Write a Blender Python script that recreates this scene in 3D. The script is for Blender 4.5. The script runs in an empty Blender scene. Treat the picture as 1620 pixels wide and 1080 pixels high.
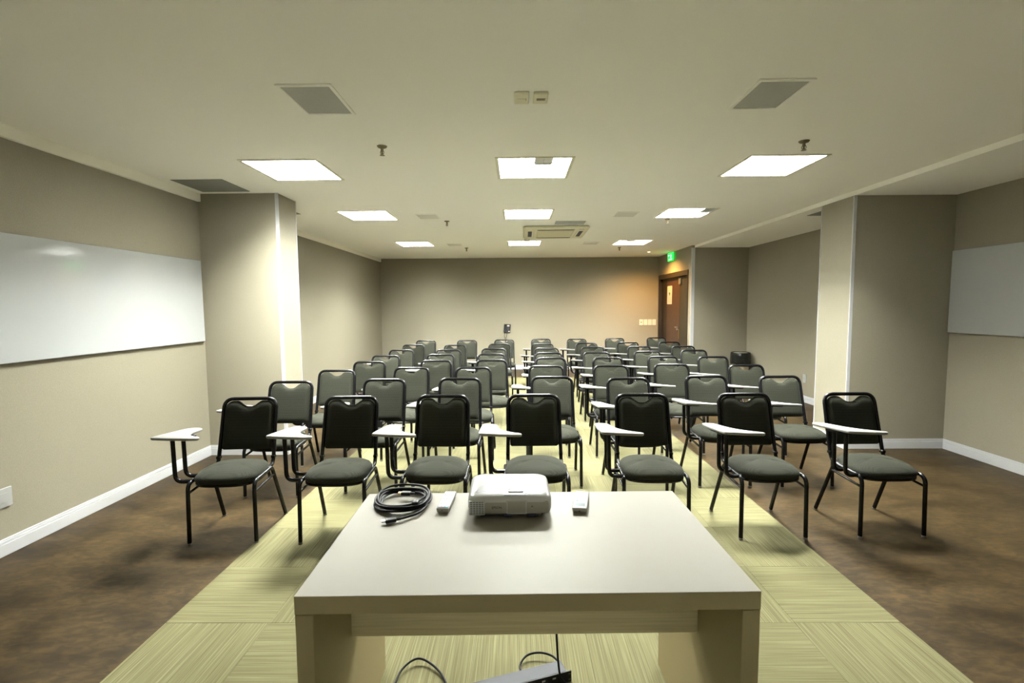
import bpy, bmesh, math, random
from mathutils import Vector, Matrix

random.seed(7)
SC = bpy.context.scene
COL = SC.collection
R = math.radians

# ------------------------------------------------------------------ camera, world, exposure
F_PX, CAM_H, YAW, PITCH, ROLL = 771.68, 1.5094, -0.0095, 0.0723, -0.0068   # solved from the photograph (1620x1080)
cam_data = bpy.data.cameras.new('camera')
cam_data.sensor_fit = 'HORIZONTAL'
cam_data.sensor_width = 36.0
cam_data.lens = F_PX / 1620 * 36.0
cam_data.clip_start = 0.05
camera = bpy.data.objects.new('camera', cam_data)
COL.objects.link(camera)
_cy, _sy, _cp, _sp = math.cos(YAW), math.sin(YAW), math.cos(PITCH), math.sin(PITCH)
_right, _fw, _up = Vector((_cy, -_sy, 0)), Vector((_sy * _cp, _cy * _cp, -_sp)), Vector((_sy * _sp, _cy * _sp, _cp))
_rc = _right * math.cos(ROLL) + _up * math.sin(ROLL)
_uc = _up * math.cos(ROLL) - _right * math.sin(ROLL)
_m = Matrix.Identity(4)
for _i in range(3):
    _m[_i][0], _m[_i][1], _m[_i][2] = _rc[_i], _uc[_i], -_fw[_i]
_m[2][3] = CAM_H
camera.matrix_world = _m
SC.camera = camera

world = bpy.data.worlds.new('world')
SC.world = world
world.use_nodes = True
world.node_tree.nodes['Background'].inputs[0].default_value = (0.02, 0.02, 0.02, 1)
world.node_tree.nodes['Background'].inputs[1].default_value = 1.0

vs = SC.view_settings
vs.view_transform = 'Standard'
vs.look = 'None'
vs.gamma = 1.0
vs.use_curve_mapping = False
vs.exposure = 1.50
LAMP_STRENGTH = 140.0
LAMP_COLOR = (0.985, 1.0, 0.93)


# ------------------------------------------------------------------ materials
def new_mat(name):
    m = bpy.data.materials.new(name)
    m.use_nodes = True
    nt = m.node_tree
    return m, nt, nt.nodes['Principled BSDF']


def plain(name, col, rough=0.5, metal=0.0, spec=None, emit=None, strength=0.0, noise=0.0, nscale=40.0, bump=0.0, bscale=200.0, coat=0.0):
    m, nt, b = new_mat(name)
    b.inputs['Base Color'].default_value = (*col, 1)
    b.inputs['Roughness'].default_value = rough
    b.inputs['Metallic'].default_value = metal
    if spec is not None:
        b.inputs['Specular IOR Level'].default_value = spec
    if coat:
        b.inputs['Coat Weight'].default_value = coat
        b.inputs['Coat Roughness'].default_value = 0.08
    if emit:
        b.inputs['Emission Color'].default_value = (*emit, 1)
        b.inputs['Emission Strength'].default_value = strength
    tc = nt.nodes.new('ShaderNodeTexCoord')
    if noise:
        n = nt.nodes.new('ShaderNodeTexNoise')
        n.inputs['Scale'].default_value = nscale
        n.inputs['Detail'].default_value = 4
        nt.links.new(tc.outputs['Object'], n.inputs['Vector'])
        r = nt.nodes.new('ShaderNodeValToRGB')
        r.color_ramp.elements[0].position = 0.3
        r.color_ramp.elements[1].position = 0.7
        r.color_ramp.elements[0].color = (*[c * (1 - noise) for c in col], 1)
        r.color_ramp.elements[1].color = (*[min(1, c * (1 + noise)) for c in col], 1)
        nt.links.new(n.outputs['Fac'], r.inputs['Fac'])
        nt.links.new(r.outputs['Color'], b.inputs['Base Color'])
    if bump:
        n = nt.nodes.new('ShaderNodeTexNoise')
        n.inputs['Scale'].default_value = bscale
        n.inputs['Detail'].default_value = 3
        nt.links.new(tc.outputs['Object'], n.inputs['Vector'])
        bp = nt.nodes.new('ShaderNodeBump')
        bp.inputs['Strength'].default_value = bump
        bp.inputs['Distance'].default_value = 0.004
        nt.links.new(n.outputs['Fac'], bp.inputs['Height'])
        nt.links.new(bp.outputs['Normal'], b.inputs['Normal'])
    return m


M = {}
M['wall'] = plain('tan_wallpaper', (0.266, 0.243, 0.183), 0.75, noise=0.05, nscale=120, bump=0.35, bscale=260, spec=0.25)
M['front_wall'] = plain('off_white_bounce_wall', (0.88, 0.86, 0.80), 0.8, spec=0.2)
M['ceiling'] = plain('cream_ceiling_paint', (0.96, 0.955, 0.90), 0.9, spec=0.1)
M['white_trim'] = plain('white_trim_paint', (0.52, 0.525, 0.54), 0.45)
M['cornice'] = plain('cream_cornice_paint', (0.93, 0.915, 0.835), 0.8, spec=0.1)
M['plastic_white'] = plain('white_plastic', (0.36, 0.36, 0.35), 0.4)
M['plastic_ivory'] = plain('ivory_plastic', (0.62, 0.58, 0.46), 0.45)
M['black_metal'] = plain('black_gloss_enamel', (0.004, 0.004, 0.005), 0.26, spec=0.25)
M['black_plastic'] = plain('black_plastic', (0.007, 0.007, 0.008), 0.5, spec=0.25)
M['tablet'] = plain('ivory_laminate', (0.205, 0.203, 0.192), 0.55, noise=0.02, nscale=20)
M['rubber'] = plain('grey_glide', (0.14, 0.14, 0.13), 0.6)
M['grille'] = plain('grey_perforated_steel', (0.42, 0.42, 0.39), 0.7, noise=0.08, nscale=400)
M['hatch'] = plain('dark_grey_panel', (0.22, 0.225, 0.205), 0.7, noise=0.05, nscale=300)
M['soft_grille'] = plain('pale_grey_grille', (0.74, 0.73, 0.67), 0.7)
M['brass'] = plain('dull_brass', (0.22, 0.19, 0.12), 0.35, metal=0.8)
M['lamp'] = plain('fluorescent_glow', (0.9, 0.9, 0.9), 0.5, emit=LAMP_COLOR, strength=LAMP_STRENGTH)
M['lamp_dim'] = plain('fluorescent_glow_dim', (0.9, 0.9, 0.9), 0.5, emit=LAMP_COLOR, strength=1.1)
M['reflector'] = plain('bright_reflector', (0.80, 0.82, 0.84), 0.35)
M['louver'] = plain('louver_aluminium', (0.24, 0.24, 0.235), 0.4)
M['lamp_off'] = plain('unlit_reflector', (0.62, 0.65, 0.66), 0.3, metal=0.3)
M['frame_light'] = plain('light_frame', (0.70, 0.67, 0.54), 0.5)
M['shadow_gap'] = plain('dark_gap', (0.05, 0.045, 0.03), 0.8)
M['steel'] = plain('steel', (0.55, 0.55, 0.53), 0.3, metal=0.9)
M['gold'] = plain('gold_contact', (0.75, 0.52, 0.16), 0.3, metal=0.9)
M['cable'] = plain('black_cable', (0.004, 0.0045, 0.007), 0.45, spec=0.12)
M['bag'] = plain('black_bin_bag', (0.008, 0.009, 0.008), 0.25, bump=0.9, bscale=22)
M['bin'] = plain('beige_bin', (0.42, 0.35, 0.24), 0.6)
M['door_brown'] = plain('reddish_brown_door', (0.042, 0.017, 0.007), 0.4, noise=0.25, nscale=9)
M['door_shaded'] = plain('shaded_door_tone', (0.020, 0.017, 0.008), 0.5, noise=0.15, nscale=9)  # dimmer light on the right leaf is put into this colour
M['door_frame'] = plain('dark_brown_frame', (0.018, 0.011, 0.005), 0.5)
M['paper'] = plain('paper', (0.55, 0.47, 0.43), 0.8)
M['ink_grey'] = plain('grey_print', (0.40, 0.36, 0.33), 0.8)
M['ink_teal'] = plain('teal_print', (0.05, 0.13, 0.16), 0.7)
M['ink_dark'] = plain('dark_print', (0.02, 0.02, 0.022), 0.7)
M['ink_pale'] = plain('pale_print', (0.19, 0.195, 0.21), 0.6)
M['exit_green'] = plain('lit_green_sign', (0.02, 0.5, 0.05), 0.4, emit=(0.01, 0.80, 0.06), strength=1.0)
M['exit_white'] = plain('lit_white_sign', (0.6, 0.9, 0.6), 0.4, emit=(0.35, 1.0, 0.42), strength=1.0)
M['downlight'] = plain('warm_downlight', (1, 0.9, 0.7), 0.4, emit=(1.0, 0.68, 0.36), strength=2.0)
M['projector'] = plain('glossy_white_plastic', (0.50, 0.51, 0.515), 0.2, coat=0.15)
M['projector_face'] = plain('satin_white_plastic', (0.33, 0.315, 0.27), 0.45)
M['projector_grey'] = plain('pale_grey_plastic', (0.22, 0.22, 0.215), 0.5)
M['vent_dark'] = plain('dark_vent', (0.03, 0.035, 0.06), 0.6)
M['rack_grey'] = plain('rack_grey_steel', (0.035, 0.038, 0.045), 0.55, spec=0.2)
M['lcd'] = plain('lcd_glass', (0.13, 0.17, 0.18), 0.25)
M['button_teal'] = plain('teal_button', (0.10, 0.42, 0.50), 0.4)
M['button_navy'] = plain('navy_print', (0.06, 0.07, 0.13), 0.5)
M['remote_grey'] = plain('remote_underside', (0.25, 0.235, 0.19), 0.5)
M['ac'] = plain('ac_panel', (0.76, 0.72, 0.54), 0.5)
M['ac_grille'] = plain('ac_grille', (0.62, 0.57, 0.38), 0.6, noise=0.12, nscale=150)
M['ac_dark'] = plain('ac_vent_dark', (0.04, 0.045, 0.05), 0.6)


def fabric():
    m, nt, b = new_mat('charcoal_weave')
    tc = nt.nodes.new('ShaderNodeTexCoord')
    mp = nt.nodes.new('ShaderNodeMapping')
    mp.inputs['Rotation'].default_value = (0.0, R(45), 0.0)
    mp.inputs['Scale'].default_value = (1, 1, 1)
    ck = nt.nodes.new('ShaderNodeTexChecker')
    ck.inputs['Scale'].default_value = 170
    ck.inputs['Color1'].default_value = (0.012, 0.0128, 0.009, 1)
    ck.inputs['Color2'].default_value = (0.029, 0.0305, 0.0215, 1)
    nt.links.new(tc.outputs['Object'], mp.inputs['Vector'])
    nt.links.new(mp.outputs['Vector'], ck.inputs['Vector'])
    nt.links.new(ck.outputs['Color'], b.inputs['Base Color'])
    b.inputs['Roughness'].default_value = 0.85
    b.inputs['Specular IOR Level'].default_value = 0.12
    b.inputs['Sheen Weight'].default_value = 0.03
    b.inputs['Sheen Roughness'].default_value = 0.4
    b.inputs['Sheen Tint'].default_value = (0.75, 0.85, 0.75, 1)
    bp = nt.nodes.new('ShaderNodeBump')
    bp.inputs['Strength'].default_value = 0.3
    bp.inputs['Distance'].default_value = 0.002
    nt.links.new(ck.outputs['Fac'], bp.inputs['Height'])
    nt.links.new(bp.outputs['Normal'], b.inputs['Normal'])
    return m


M['fabric'] = fabric()


def vinyl():
    m, nt, b = new_mat('mottled_brown_vinyl')
    tc = nt.nodes.new('ShaderNodeTexCoord')

    def noise(scale, detail, sx, sy, dist=0.0):
        mp = nt.nodes.new('ShaderNodeMapping')
        mp.inputs['Scale'].default_value = (sx, sy, 1)
        n = nt.nodes.new('ShaderNodeTexNoise')
        n.inputs['Scale'].default_value = scale
        n.inputs['Detail'].default_value = detail
        n.inputs['Distortion'].default_value = dist
        nt.links.new(tc.outputs['Object'], mp.inputs['Vector'])
        nt.links.new(mp.outputs['Vector'], n.inputs['Vector'])
        return n
    n1 = noise(3.2, 9, 1, 1.6, 0.5)
    n2 = noise(15, 10, 1, 2.2, 0.7)
    r1 = nt.nodes.new('ShaderNodeValToRGB')
    r1.color_ramp.elements[0].position = 0.34
    r1.color_ramp.elements[0].color = (0.0185, 0.0122, 0.0047, 1)
    r1.color_ramp.elements[1].position = 0.68
    r1.color_ramp.elements[1].color = (0.049, 0.0335, 0.0148, 1)
    nt.links.new(n1.outputs['Fac'], r1.inputs['Fac'])
    r2 = nt.nodes.new('ShaderNodeValToRGB')
    r2.color_ramp.elements[0].position = 0.40
    r2.color_ramp.elements[0].color = (0.78, 0.78, 0.78, 1)
    r2.color_ramp.elements[1].position = 0.66
    r2.color_ramp.elements[1].color = (1.42, 1.33, 1.2, 1)
    nt.links.new(n2.outputs['Fac'], r2.inputs['Fac'])
    mx = nt.nodes.new('ShaderNodeMix')
    mx.data_type = 'RGBA'
    mx.blend_type = 'MULTIPLY'
    mx.inputs['Factor'].default_value = 1.0
    nt.links.new(r1.outputs['Color'], mx.inputs['A'])
    nt.links.new(r2.outputs['Color'], mx.inputs['B'])
    nt.links.new(mx.outputs['Result'], b.inputs['Base Color'])
    b.inputs['Roughness'].default_value = 0.45
    b.inputs['Specular IOR Level'].default_value = 0.14
    bp = nt.nodes.new('ShaderNodeBump')
    bp.inputs['Strength'].default_value = 0.15
    bp.inputs['Distance'].default_value = 0.003
    nt.links.new(n2.outputs['Fac'], bp.inputs['Height'])
    nt.links.new(bp.outputs['Normal'], b.inputs['Normal'])
    return m


def carpet():
    m, nt, b = new_mat('khaki_striped_carpet')
    tc = nt.nodes.new('ShaderNodeTexCoord')
    oi = nt.nodes.new('ShaderNodeObjectInfo')
    ad = nt.nodes.new('ShaderNodeVectorMath')
    ad.operation = 'ADD'
    sc_ = nt.nodes.new('ShaderNodeVectorMath')
    sc_.operation = 'SCALE'
    sc_.inputs['Scale'].default_value = 37.0
    cb = nt.nodes.new('ShaderNodeCombineXYZ')
    for k in ('X', 'Y', 'Z'):
        nt.links.new(oi.outputs['Random'], cb.inputs[k])
    nt.links.new(cb.outputs['Vector'], sc_.inputs[0])
    nt.links.new(tc.outputs['Object'], ad.inputs[0])
    nt.links.new(sc_.outputs['Vector'], ad.inputs[1])
    mp = nt.nodes.new('ShaderNodeMapping')
    mp.inputs['Scale'].default_value = (330, 2.6, 1)
    n = nt.nodes.new('ShaderNodeTexNoise')
    n.inputs['Scale'].default_value = 1.0
    n.inputs['Detail'].default_value = 3
    nt.links.new(ad.outputs['Vector'], mp.inputs['Vector'])
    nt.links.new(mp.outputs['Vector'], n.inputs['Vector'])
    r = nt.nodes.new('ShaderNodeValToRGB')
    r.color_ramp.elements[0].position = 0.30
    r.color_ramp.elements[0].color = (0.084, 0.078, 0.037, 1)
    e = r.color_ramp.elements.new(0.52)
    e.color = (0.128, 0.120, 0.060, 1)
    r.color_ramp.elements[-1].position = 0.74
    r.color_ramp.elements[-1].color = (0.182, 0.172, 0.096, 1)
    nt.links.new(n.outputs['Fac'], r.inputs['Fac'])
    nt.links.new(r.outputs['Color'], b.inputs['Base Color'])
    b.inputs['Roughness'].default_value = 0.9
    b.inputs['Specular IOR Level'].default_value = 0.15
    bp = nt.nodes.new('ShaderNodeBump')
    bp.inputs['Strength'].default_value = 0.4
    bp.inputs['Distance'].default_value = 0.002
    nt.links.new(n.outputs['Fac'], bp.inputs['Height'])
    nt.links.new(bp.outputs['Normal'], b.inputs['Normal'])
    return m


def whiteboard_mat():
    m, nt, b = new_mat('glossy_whiteboard')
    b.inputs['Base Color'].default_value = (0.42, 0.435, 0.435, 1)
    b.inputs['Roughness'].default_value = 0.07
    b.inputs['Specular IOR Level'].default_value = 0.5
    tc = nt.nodes.new('ShaderNodeTexCoord')
    n = nt.nodes.new('ShaderNodeTexNoise')
    n.inputs['Scale'].default_value = 3.5
    n.inputs['Detail'].default_value = 2
    nt.links.new(tc.outputs['Object'], n.inputs['Vector'])
    bp = nt.nodes.new('ShaderNodeBump')
    bp.inputs['Strength'].default_value = 0.12
    bp.inputs['Distance'].default_value = 0.01
    nt.links.new(n.outputs['Fac'], bp.inputs['Height'])
    nt.links.new(bp.outputs['Normal'], b.inputs['Normal'])
    return m


def laminate(name, col, dcol, rough, sx, sy, sz):
    m, nt, b = new_mat(name)
    tc = nt.nodes.new('ShaderNodeTexCoord')
    mp = nt.nodes.new('ShaderNodeMapping')
    mp.inputs['Scale'].default_value = (sx, sy, sz)
    n = nt.nodes.new('ShaderNodeTexNoise')
    n.inputs['Scale'].default_value = 1.0
    n.inputs['Detail'].default_value = 5
    nt.links.new(tc.outputs['Object'], mp.inputs['Vector'])
    nt.links.new(mp.outputs['Vector'], n.inputs['Vector'])
    r = nt.nodes.new('ShaderNodeValToRGB')
    r.color_ramp.elements[0].position = 0.3
    r.color_ramp.elements[0].color = (*dcol, 1)
    r.color_ramp.elements[1].position = 0.7
    r.color_ramp.elements[1].color = (*col, 1)
    nt.links.new(n.outputs['Fac'], r.inputs['Fac'])
    nt.links.new(r.outputs['Color'], b.inputs['Base Color'])
    b.inputs['Roughness'].default_value = rough
    b.inputs['Specular IOR Level'].default_value = 0.3
    return m


M['vinyl'] = vinyl()
M['carpet'] = carpet()
M['board'] = whiteboard_mat()
M['table'] = laminate('taupe_laminate', (0.30, 0.248, 0.130), (0.29, 0.239, 0.125), 0.55, 6, 6, 6)
M['table_top'] = laminate('cream_laminate', (0.236, 0.220, 0.185), (0.229, 0.213, 0.178), 0.55, 5, 5, 5)
M['table_wood'] = laminate('taupe_woodgrain', (0.60, 0.53, 0.33), (0.46, 0.40, 0.23), 0.5, 3, 3, 110)


# ------------------------------------------------------------------ mesh helpers
class MB:
    """collects shapes, then links them as ONE mesh object"""

    def __init__(self):
        self.v, self.f = [], []

    def add(self, verts, faces):
        o = len(self.v)
        self.v += [tuple(p) for p in verts]
        self.f += [tuple(i + o for i in f) for f in faces]
        return self

    def box(self, x0, x1, y0, y1, z0, z1):
        return self.add([(x0, y0, z0), (x1, y0, z0), (x1, y1, z0), (x0, y1, z0), (x0, y0, z1), (x1, y0, z1), (x1, y1, z1), (x0, y1, z1)],
                        [(0, 3, 2, 1), (4, 5, 6, 7), (0, 1, 5, 4), (1, 2, 6, 5), (2, 3, 7, 6), (3, 0, 4, 7)])

    def rbox(self, x0, x1, y0, y1, z0, z1, r=0.003, seg=1):
        bm = bmesh.new()
        bmesh.ops.create_cube(bm, size=1.0)
        for q in bm.verts:
            q.co = Vector((x0 + (q.co.x + .5) * (x1 - x0), y0 + (q.co.y + .5) * (y1 - y0), z0 + (q.co.z + .5) * (z1 - z0)))
        bmesh.ops.bevel(bm, geom=bm.edges[:], offset=r, segments=seg, profile=0.5, affect='EDGES')
        bm.verts.index_update()
        self.add([q.co[:] for q in bm.verts], [[q.index for q in f.verts] for f in bm.faces])
        bm.free()
        return self

    def tube(self, pts, rad, seg=10, cap=True, closed=False):
        P = [Vector(p) for p in pts]
        n = len(P)
        T = []
        for i in range(n):
            a = P[(i - 1) % n] if (closed or i > 0) else P[i]
            b = P[(i + 1) % n] if (closed or i < n - 1) else P[i]
            T.append((b - a).normalized())
        nrm = T[0].orthogonal().normalized()
        vs_, fs = [], []
        for i in range(n):
            nrm = (nrm - T[i] * nrm.dot(T[i])).normalized()
            bn = T[i].cross(nrm)
            for k in range(seg):
                a = 2 * math.pi * k / seg
                vs_.append(P[i] + (nrm * math.cos(a) + bn * math.sin(a)) * rad)
        for i in range(n if closed else n - 1):
            j = (i + 1) % n
            for k in range(seg):
                k2 = (k + 1) % seg
                fs.append((i * seg + k, i * seg + k2, j * seg + k2, j * seg + k))
        if cap and not closed:
            fs.append(tuple(reversed(range(seg))))
            fs.append(tuple((n - 1) * seg + k for k in range(seg)))
        return self.add(vs_, fs)

    def lathe(self, prof, seg=20, c=(0, 0, 0), sx=1.0, sy=1.0):
        vs_, fs = [], []
        for (r, z) in prof:
            for k in range(seg):
                a = 2 * math.pi * k / seg
                vs_.append((c[0] + r * math.cos(a) * sx, c[1] + r * math.sin(a) * sy, c[2] + z))
        for i in range(len(prof) - 1):
            for k in range(seg):
                k2 = (k + 1) % seg
                fs.append((i * seg + k, i * seg + k2, (i + 1) * seg + k2, (i + 1) * seg + k))
        fs.append(tuple(reversed(range(seg))))
        fs.append(tuple((len(prof) - 1) * seg + k for k in range(seg)))
        return self.add(vs_, fs)

    def prism(self, outline, z0, z1, bevel=0.0):
        """outline: list of (x, y), extruded along z, optional chamfer made by insetting towards the centroid"""
        n = len(outline)
        cx = sum(p[0] for p in outline) / n
        cy = sum(p[1] for p in outline) / n

        def inset(d):
            o = []
            for i, (x, y) in enumerate(outline):
                a = outline[i - 1]
                b = outline[(i + 1) % n]
                t = Vector((b[0] - a[0], b[1] - a[1])).normalized()
                nn = Vector((-t.y, t.x))
                o.append((x + nn.x * d, y + nn.y * d))
            return o
        if bevel:
            rings = [(inset(bevel), z0), (outline, z0 + bevel), (outline, z1 - bevel), (inset(bevel), z1)]
        else:
            rings = [(outline, z0), (outline, z1)]
        vs_, fs = [], []
        for o, z in rings:
            vs_ += [(x, y, z) for x, y in o]
        for i in range(len(rings) - 1):
            for k in range(n):
                k2 = (k + 1) % n
                fs.append((i * n + k, i * n + k2, (i + 1) * n + k2, (i + 1) * n + k))
        fs.append(tuple(reversed(range(n))))
        fs.append(tuple((len(rings) - 1) * n + k for k in range(n)))
        return self.add(vs_, fs)

    def build(self, name, mat, parent=None, smooth=0.0, loc=None, rz=0.0):
        me = bpy.data.meshes.new(name)
        me.from_pydata(self.v, [], self.f)
        me.validate()
        me.update()
        me.materials.append(M[mat] if isinstance(mat, str) else mat)
        if smooth:
            me.shade_smooth()
            me.set_sharp_from_angle(angle=R(smooth))
        o = bpy.data.objects.new(name, me)
        COL.objects.link(o)
        if parent is not None:
            o.parent = parent
        if loc is not None:
            o.location = loc
        o.rotation_euler.z = rz
        return o


def bend(pts, rad, n=6):
    """polyline with its inner corners rounded to the given radius"""
    P = [Vector(p) for p in pts]
    out = [P[0]]
    for i in range(1, len(P) - 1):
        a, b, c = P[i - 1], P[i], P[i + 1]
        r = rad[i - 1] if isinstance(rad, (list, tuple)) else rad
        d1, d2 = (a - b), (c - b)
        ang = d1.angle(d2)
        t = min(r / math.tan(ang / 2), d1.length * 0.49, d2.length * 0.49)
        p0, p2 = b + d1.normalized() * t, b + d2.normalized() * t
        for k in range(n + 1):
            s = k / n
            out.append(p0 * (1 - s) ** 2 + b * 2 * s * (1 - s) + p2 * s * s)
    out.append(P[-1])
    return out


def smooth_closed(pts, n=4):
    out = []
    L = len(pts)
    for i in range(L):
        p0, p1, p2, p3 = [Vector((*pts[(i + k - 1) % L], 0)) for k in range(4)]
        for k in range(n):
            t = k / n
            q = 0.5 * ((2 * p1) + (p2 - p0) * t + (2 * p0 - 5 * p1 + 4 * p2 - p3) * t * t + (3 * p1 - p0 - 3 * p2 + p3) * t ** 3)
            out.append((q.x, q.y))
    return out


def smooth_open(pts, n=8):
    P = [Vector(p) for p in pts]
    P = [P[0] * 2 - P[1]] + P + [P[-1] * 2 - P[-2]]
    out = []
    for i in range(1, len(P) - 2):
        for k in range(n):
            t = k / n
            p0, p1, p2, p3 = P[i - 1:i + 3]
            out.append(0.5 * ((2 * p1) + (p2 - p0) * t + (2 * p0 - 5 * p1 + 4 * p2 - p3) * t * t + (3 * p1 - p0 - 3 * p2 + p3) * t ** 3))
    out.append(P[-2])
    return out


def empty(name, loc=(0, 0, 0), rz=0.0):
    o = bpy.data.objects.new(name, None)
    o.empty_display_size = 0.1
    COL.objects.link(o)
    o.location = loc
    o.rotation_euler.z = rz
    return o


def tag(o, label, cat, group=None):
    o['label'] = label
    o['category'] = cat
    if group:
        o['group'] = group
    return o


def struct(o, label=None, cat=None):
    o['kind'] = 'structure'
    if label:
        o['label'] = label
    if cat:
        o['category'] = cat
    return o


def text_part(body, size, name, mat, parent, loc, rot, depth=0.0004):
    cu = bpy.data.curves.new(name, 'FONT')
    cu.body = body
    cu.size = size
    cu.extrude = depth
    cu.align_x = 'CENTER'
    cu.align_y = 'CENTER'
    tmp = bpy.data.objects.new(name + '_tmp', cu)
    me = bpy.data.meshes.new_from_object(tmp)
    bpy.data.objects.remove(tmp)
    bpy.data.curves.remove(cu)
    me.materials.clear()
    me.materials.append(M[mat])
    o = bpy.data.objects.new(name, me)
    COL.objects.link(o)
    o.parent = parent
    o.location = loc
    o.rotation_euler = rot
    return o


# ------------------------------------------------------------------ room dimensions
H, HS = 2.643, 2.598                 # main ceiling, lowered strip along the right wall
XL, XLB = -3.16, -3.2155             # left wall: front stretch, back stretch
XR = 4.44                            # right wall
YF, YB = -0.7, 11.60                 # wall behind the camera, back wall
CLX, CLY0, CLY1 = -2.362, 4.908, 5.30   # left column
CRX, CRY0, CRY1 = 3.415, 5.04, 5.566    # right column
XD, YD = 3.357, 9.44                 # wall with the door, its near end
W = 0.15
CL, T0, TS = -1.6916, 2.7204, 0.5    # carpet left edge, one seam, tile size
LX = (-1.83, 0.15, 2.092)
LY = (4.118, 6.142, 8.935)
LS = 0.57

# ------------------------------------------------------------------ floor and carpet tiles
floor = struct(MB().box(XLB - W, XR + W, YF - W, YB + W, -0.05, 0.0).build('floor', 'vinyl'),
               'mottled brown vinyl floor with a khaki carpet strip down the middle', 'floor')
tile_me = MB().rbox(-TS / 2 + .0004, TS / 2 - .0004, -TS / 2 + .0004, TS / 2 - .0004, 0.0, 0.006, 0.0008).build('carpet_tile', 'carpet', floor)
first = True
for j in range(-6, 15):
    for i in range(7):
        o = tile_me if first else tile_me.copy()
        if not first:
            COL.objects.link(o)
        first = False
        o.parent = floor
        o.location = (CL + (i + .5) * TS, T0 + (j + .5) * TS, 0.0005)
        depthwise = ((i + j) % 2 == 0)          # stripes run away from the camera on even squares
        if j == -2 and i == 3:
            depthwise = True
        if j <= -3 and (i + j) % 2 == 0:
            depthwise = True
        o.rotation_euler.z = 0.0 if depthwise else R(90)

# ------------------------------------------------------------------ walls


def wall(name, x0, x1, y0, y1, z0=0.0, z1=H + 0.1, label=None):
    return struct(MB().box(x0, x1, y0, y1, z0, z1).build(name, 'wall'), label, 'wall' if label else None)


wall('wall_left', XL - W, XL, YF, CLY0 + 0.1, label='tan wallpapered left wall behind the large whiteboard')
wall('wall_left_back', XLB - W, XLB, CLY0 + 0.1, YB, label='tan wallpapered left wall beyond the column')
wall('wall_left_column', XLB - 0.02, CLX, CLY0, CLY1, label='square tan column on the left wall with white corner strips')
wall('wall_back', XLB - W, XD + W, YB, YB + W, label='tan back wall behind the last row of chairs')
wall('wall_right', XR, XR + W, YF, YD + W, label='tan wall on the right with the smaller visible whiteboard')
wall('wall_right_column', CRX, XR + 0.02, CRY0, CRY1, label='square tan column on the right wall with white corner strips')
wall('wall_alcove', XD, XR + 0.02, YD, YD + W, label='tan wall face beside the door, behind the waste bin')
struct(MB().box(XLB - W, XR + W, YF - W, YF, 0, H + .1).build('wall_front', 'front_wall'), 'unseen wall behind the camera, made off-white to bounce light', 'wall')  # out of view; whitened and set close to bounce fill onto chair fronts
# wall with the double door: opening y 9.60..11.58, z 0..2.2
DY0, DY1, DZ = 9.60, 11.575, 2.20
dw = MB()
dw.box(XD, XD + 0.14, YD + W, DY0, 0, H + 0.1)
dw.box(XD, XD + 0.14, DY1, YB, 0, H + 0.1)
dw.box(XD, XD + 0.14, DY0, DY1, DZ, H + 0.1)
struct(dw.build('wall_door', 'wall'), 'short tan wall holding the brown double door', 'wall')
struct(MB().box(XD + 0.9, XD + 1.0, YD + W, YB + W, 0, H).box(XD + 0.14, XD + 1.0, YD + W, YD + W + .05, 0, H).box(XD + .14, XD + 1.0, YB, YB + .05, 0, H)
       .box(XD + .1, XD + 1.0, YD + W, YB + W, H, H + .05).box(XD + .1, XD + 1.0, YD + W, YB + W, -0.05, 0).build('wall_corridor', 'door_shaded'),
       'dark corridor behind the double door', 'wall')

# ------------------------------------------------------------------ ceiling with openings for the lights
xs = sorted([XLB - W, XR + W] + [x + s * LS / 2 for x in LX for s in (-1, 1)])
ys = sorted([YF - W, YB + W] + [y + s * LS / 2 for y in LY for s in (-1, 1)])
cm = MB()
for a in range(len(xs) - 1):
    for b in range(len(ys) - 1):
        mx_, my_ = (xs[a] + xs[a + 1]) / 2, (ys[b] + ys[b + 1]) / 2
        if any(abs(mx_ - x) < LS / 2 for x in LX) and any(abs(my_ - y) < LS / 2 for y in LY):
            continue
        cm.add([(xs[a], ys[b], H), (xs[a + 1], ys[b], H), (xs[a + 1], ys[b + 1], H), (xs[a], ys[b + 1], H)], [(0, 3, 2, 1)])
ceil = struct(cm.build('ceiling', 'ceiling'), 'cream plaster ceiling with recessed lights', 'ceiling')
struct(MB().box(CRX - 0.005, XR, YF, YD, HS, H + 0.02).build('ceiling_lowered', 'ceiling'),
       'lowered cream ceiling strip along the right wall', 'ceiling')

# ------------------------------------------------------------------ cornice, corner strips, baseboards
trim_n = [0]


def trim(x0, x1, y0, y1, z0, z1, label, mat='white_trim'):
    trim_n[0] += 1
    return struct(MB().rbox(x0, x1, y0, y1, z0, z1, 0.002).build('trim_%d' % trim_n[0], mat), label, 'trim')


trim(XL - 0.01, XL + 0.03, YF, CLY0, 2.565, H + 0.01, 'cream cornice along the top of the left wall above the whiteboard', 'cornice')
trim(XLB - 0.01, XLB + 0.03, CLY1, YB, 2.568, H + 0.01, 'cream cornice along the top of the left wall beyond the column', 'cornice')


def corner_strip(x, y, sx, sy, z1, label, w=0.028):
    """L-shaped white edge strip wrapping a vertical corner; sx, sy point out of the wall faces"""
    trim_n[0] += 1
    t = 0.004
    m = MB()
    xa, xb = sorted((x + sx * t, x - sx * w))
    ya, yb = sorted((y + sy * t, y))
    m.box(xa, xb, ya, yb, 0.0, z1)
    xa, xb = sorted((x + sx * t, x))
    ya, yb = sorted((y, y - sy * w * 0.25))
    m.box(xa, xb, ya, yb, 0.0, z1)
    struct(m.build('trim_%d' % trim_n[0], 'white_trim'), label, 'trim')


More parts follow.
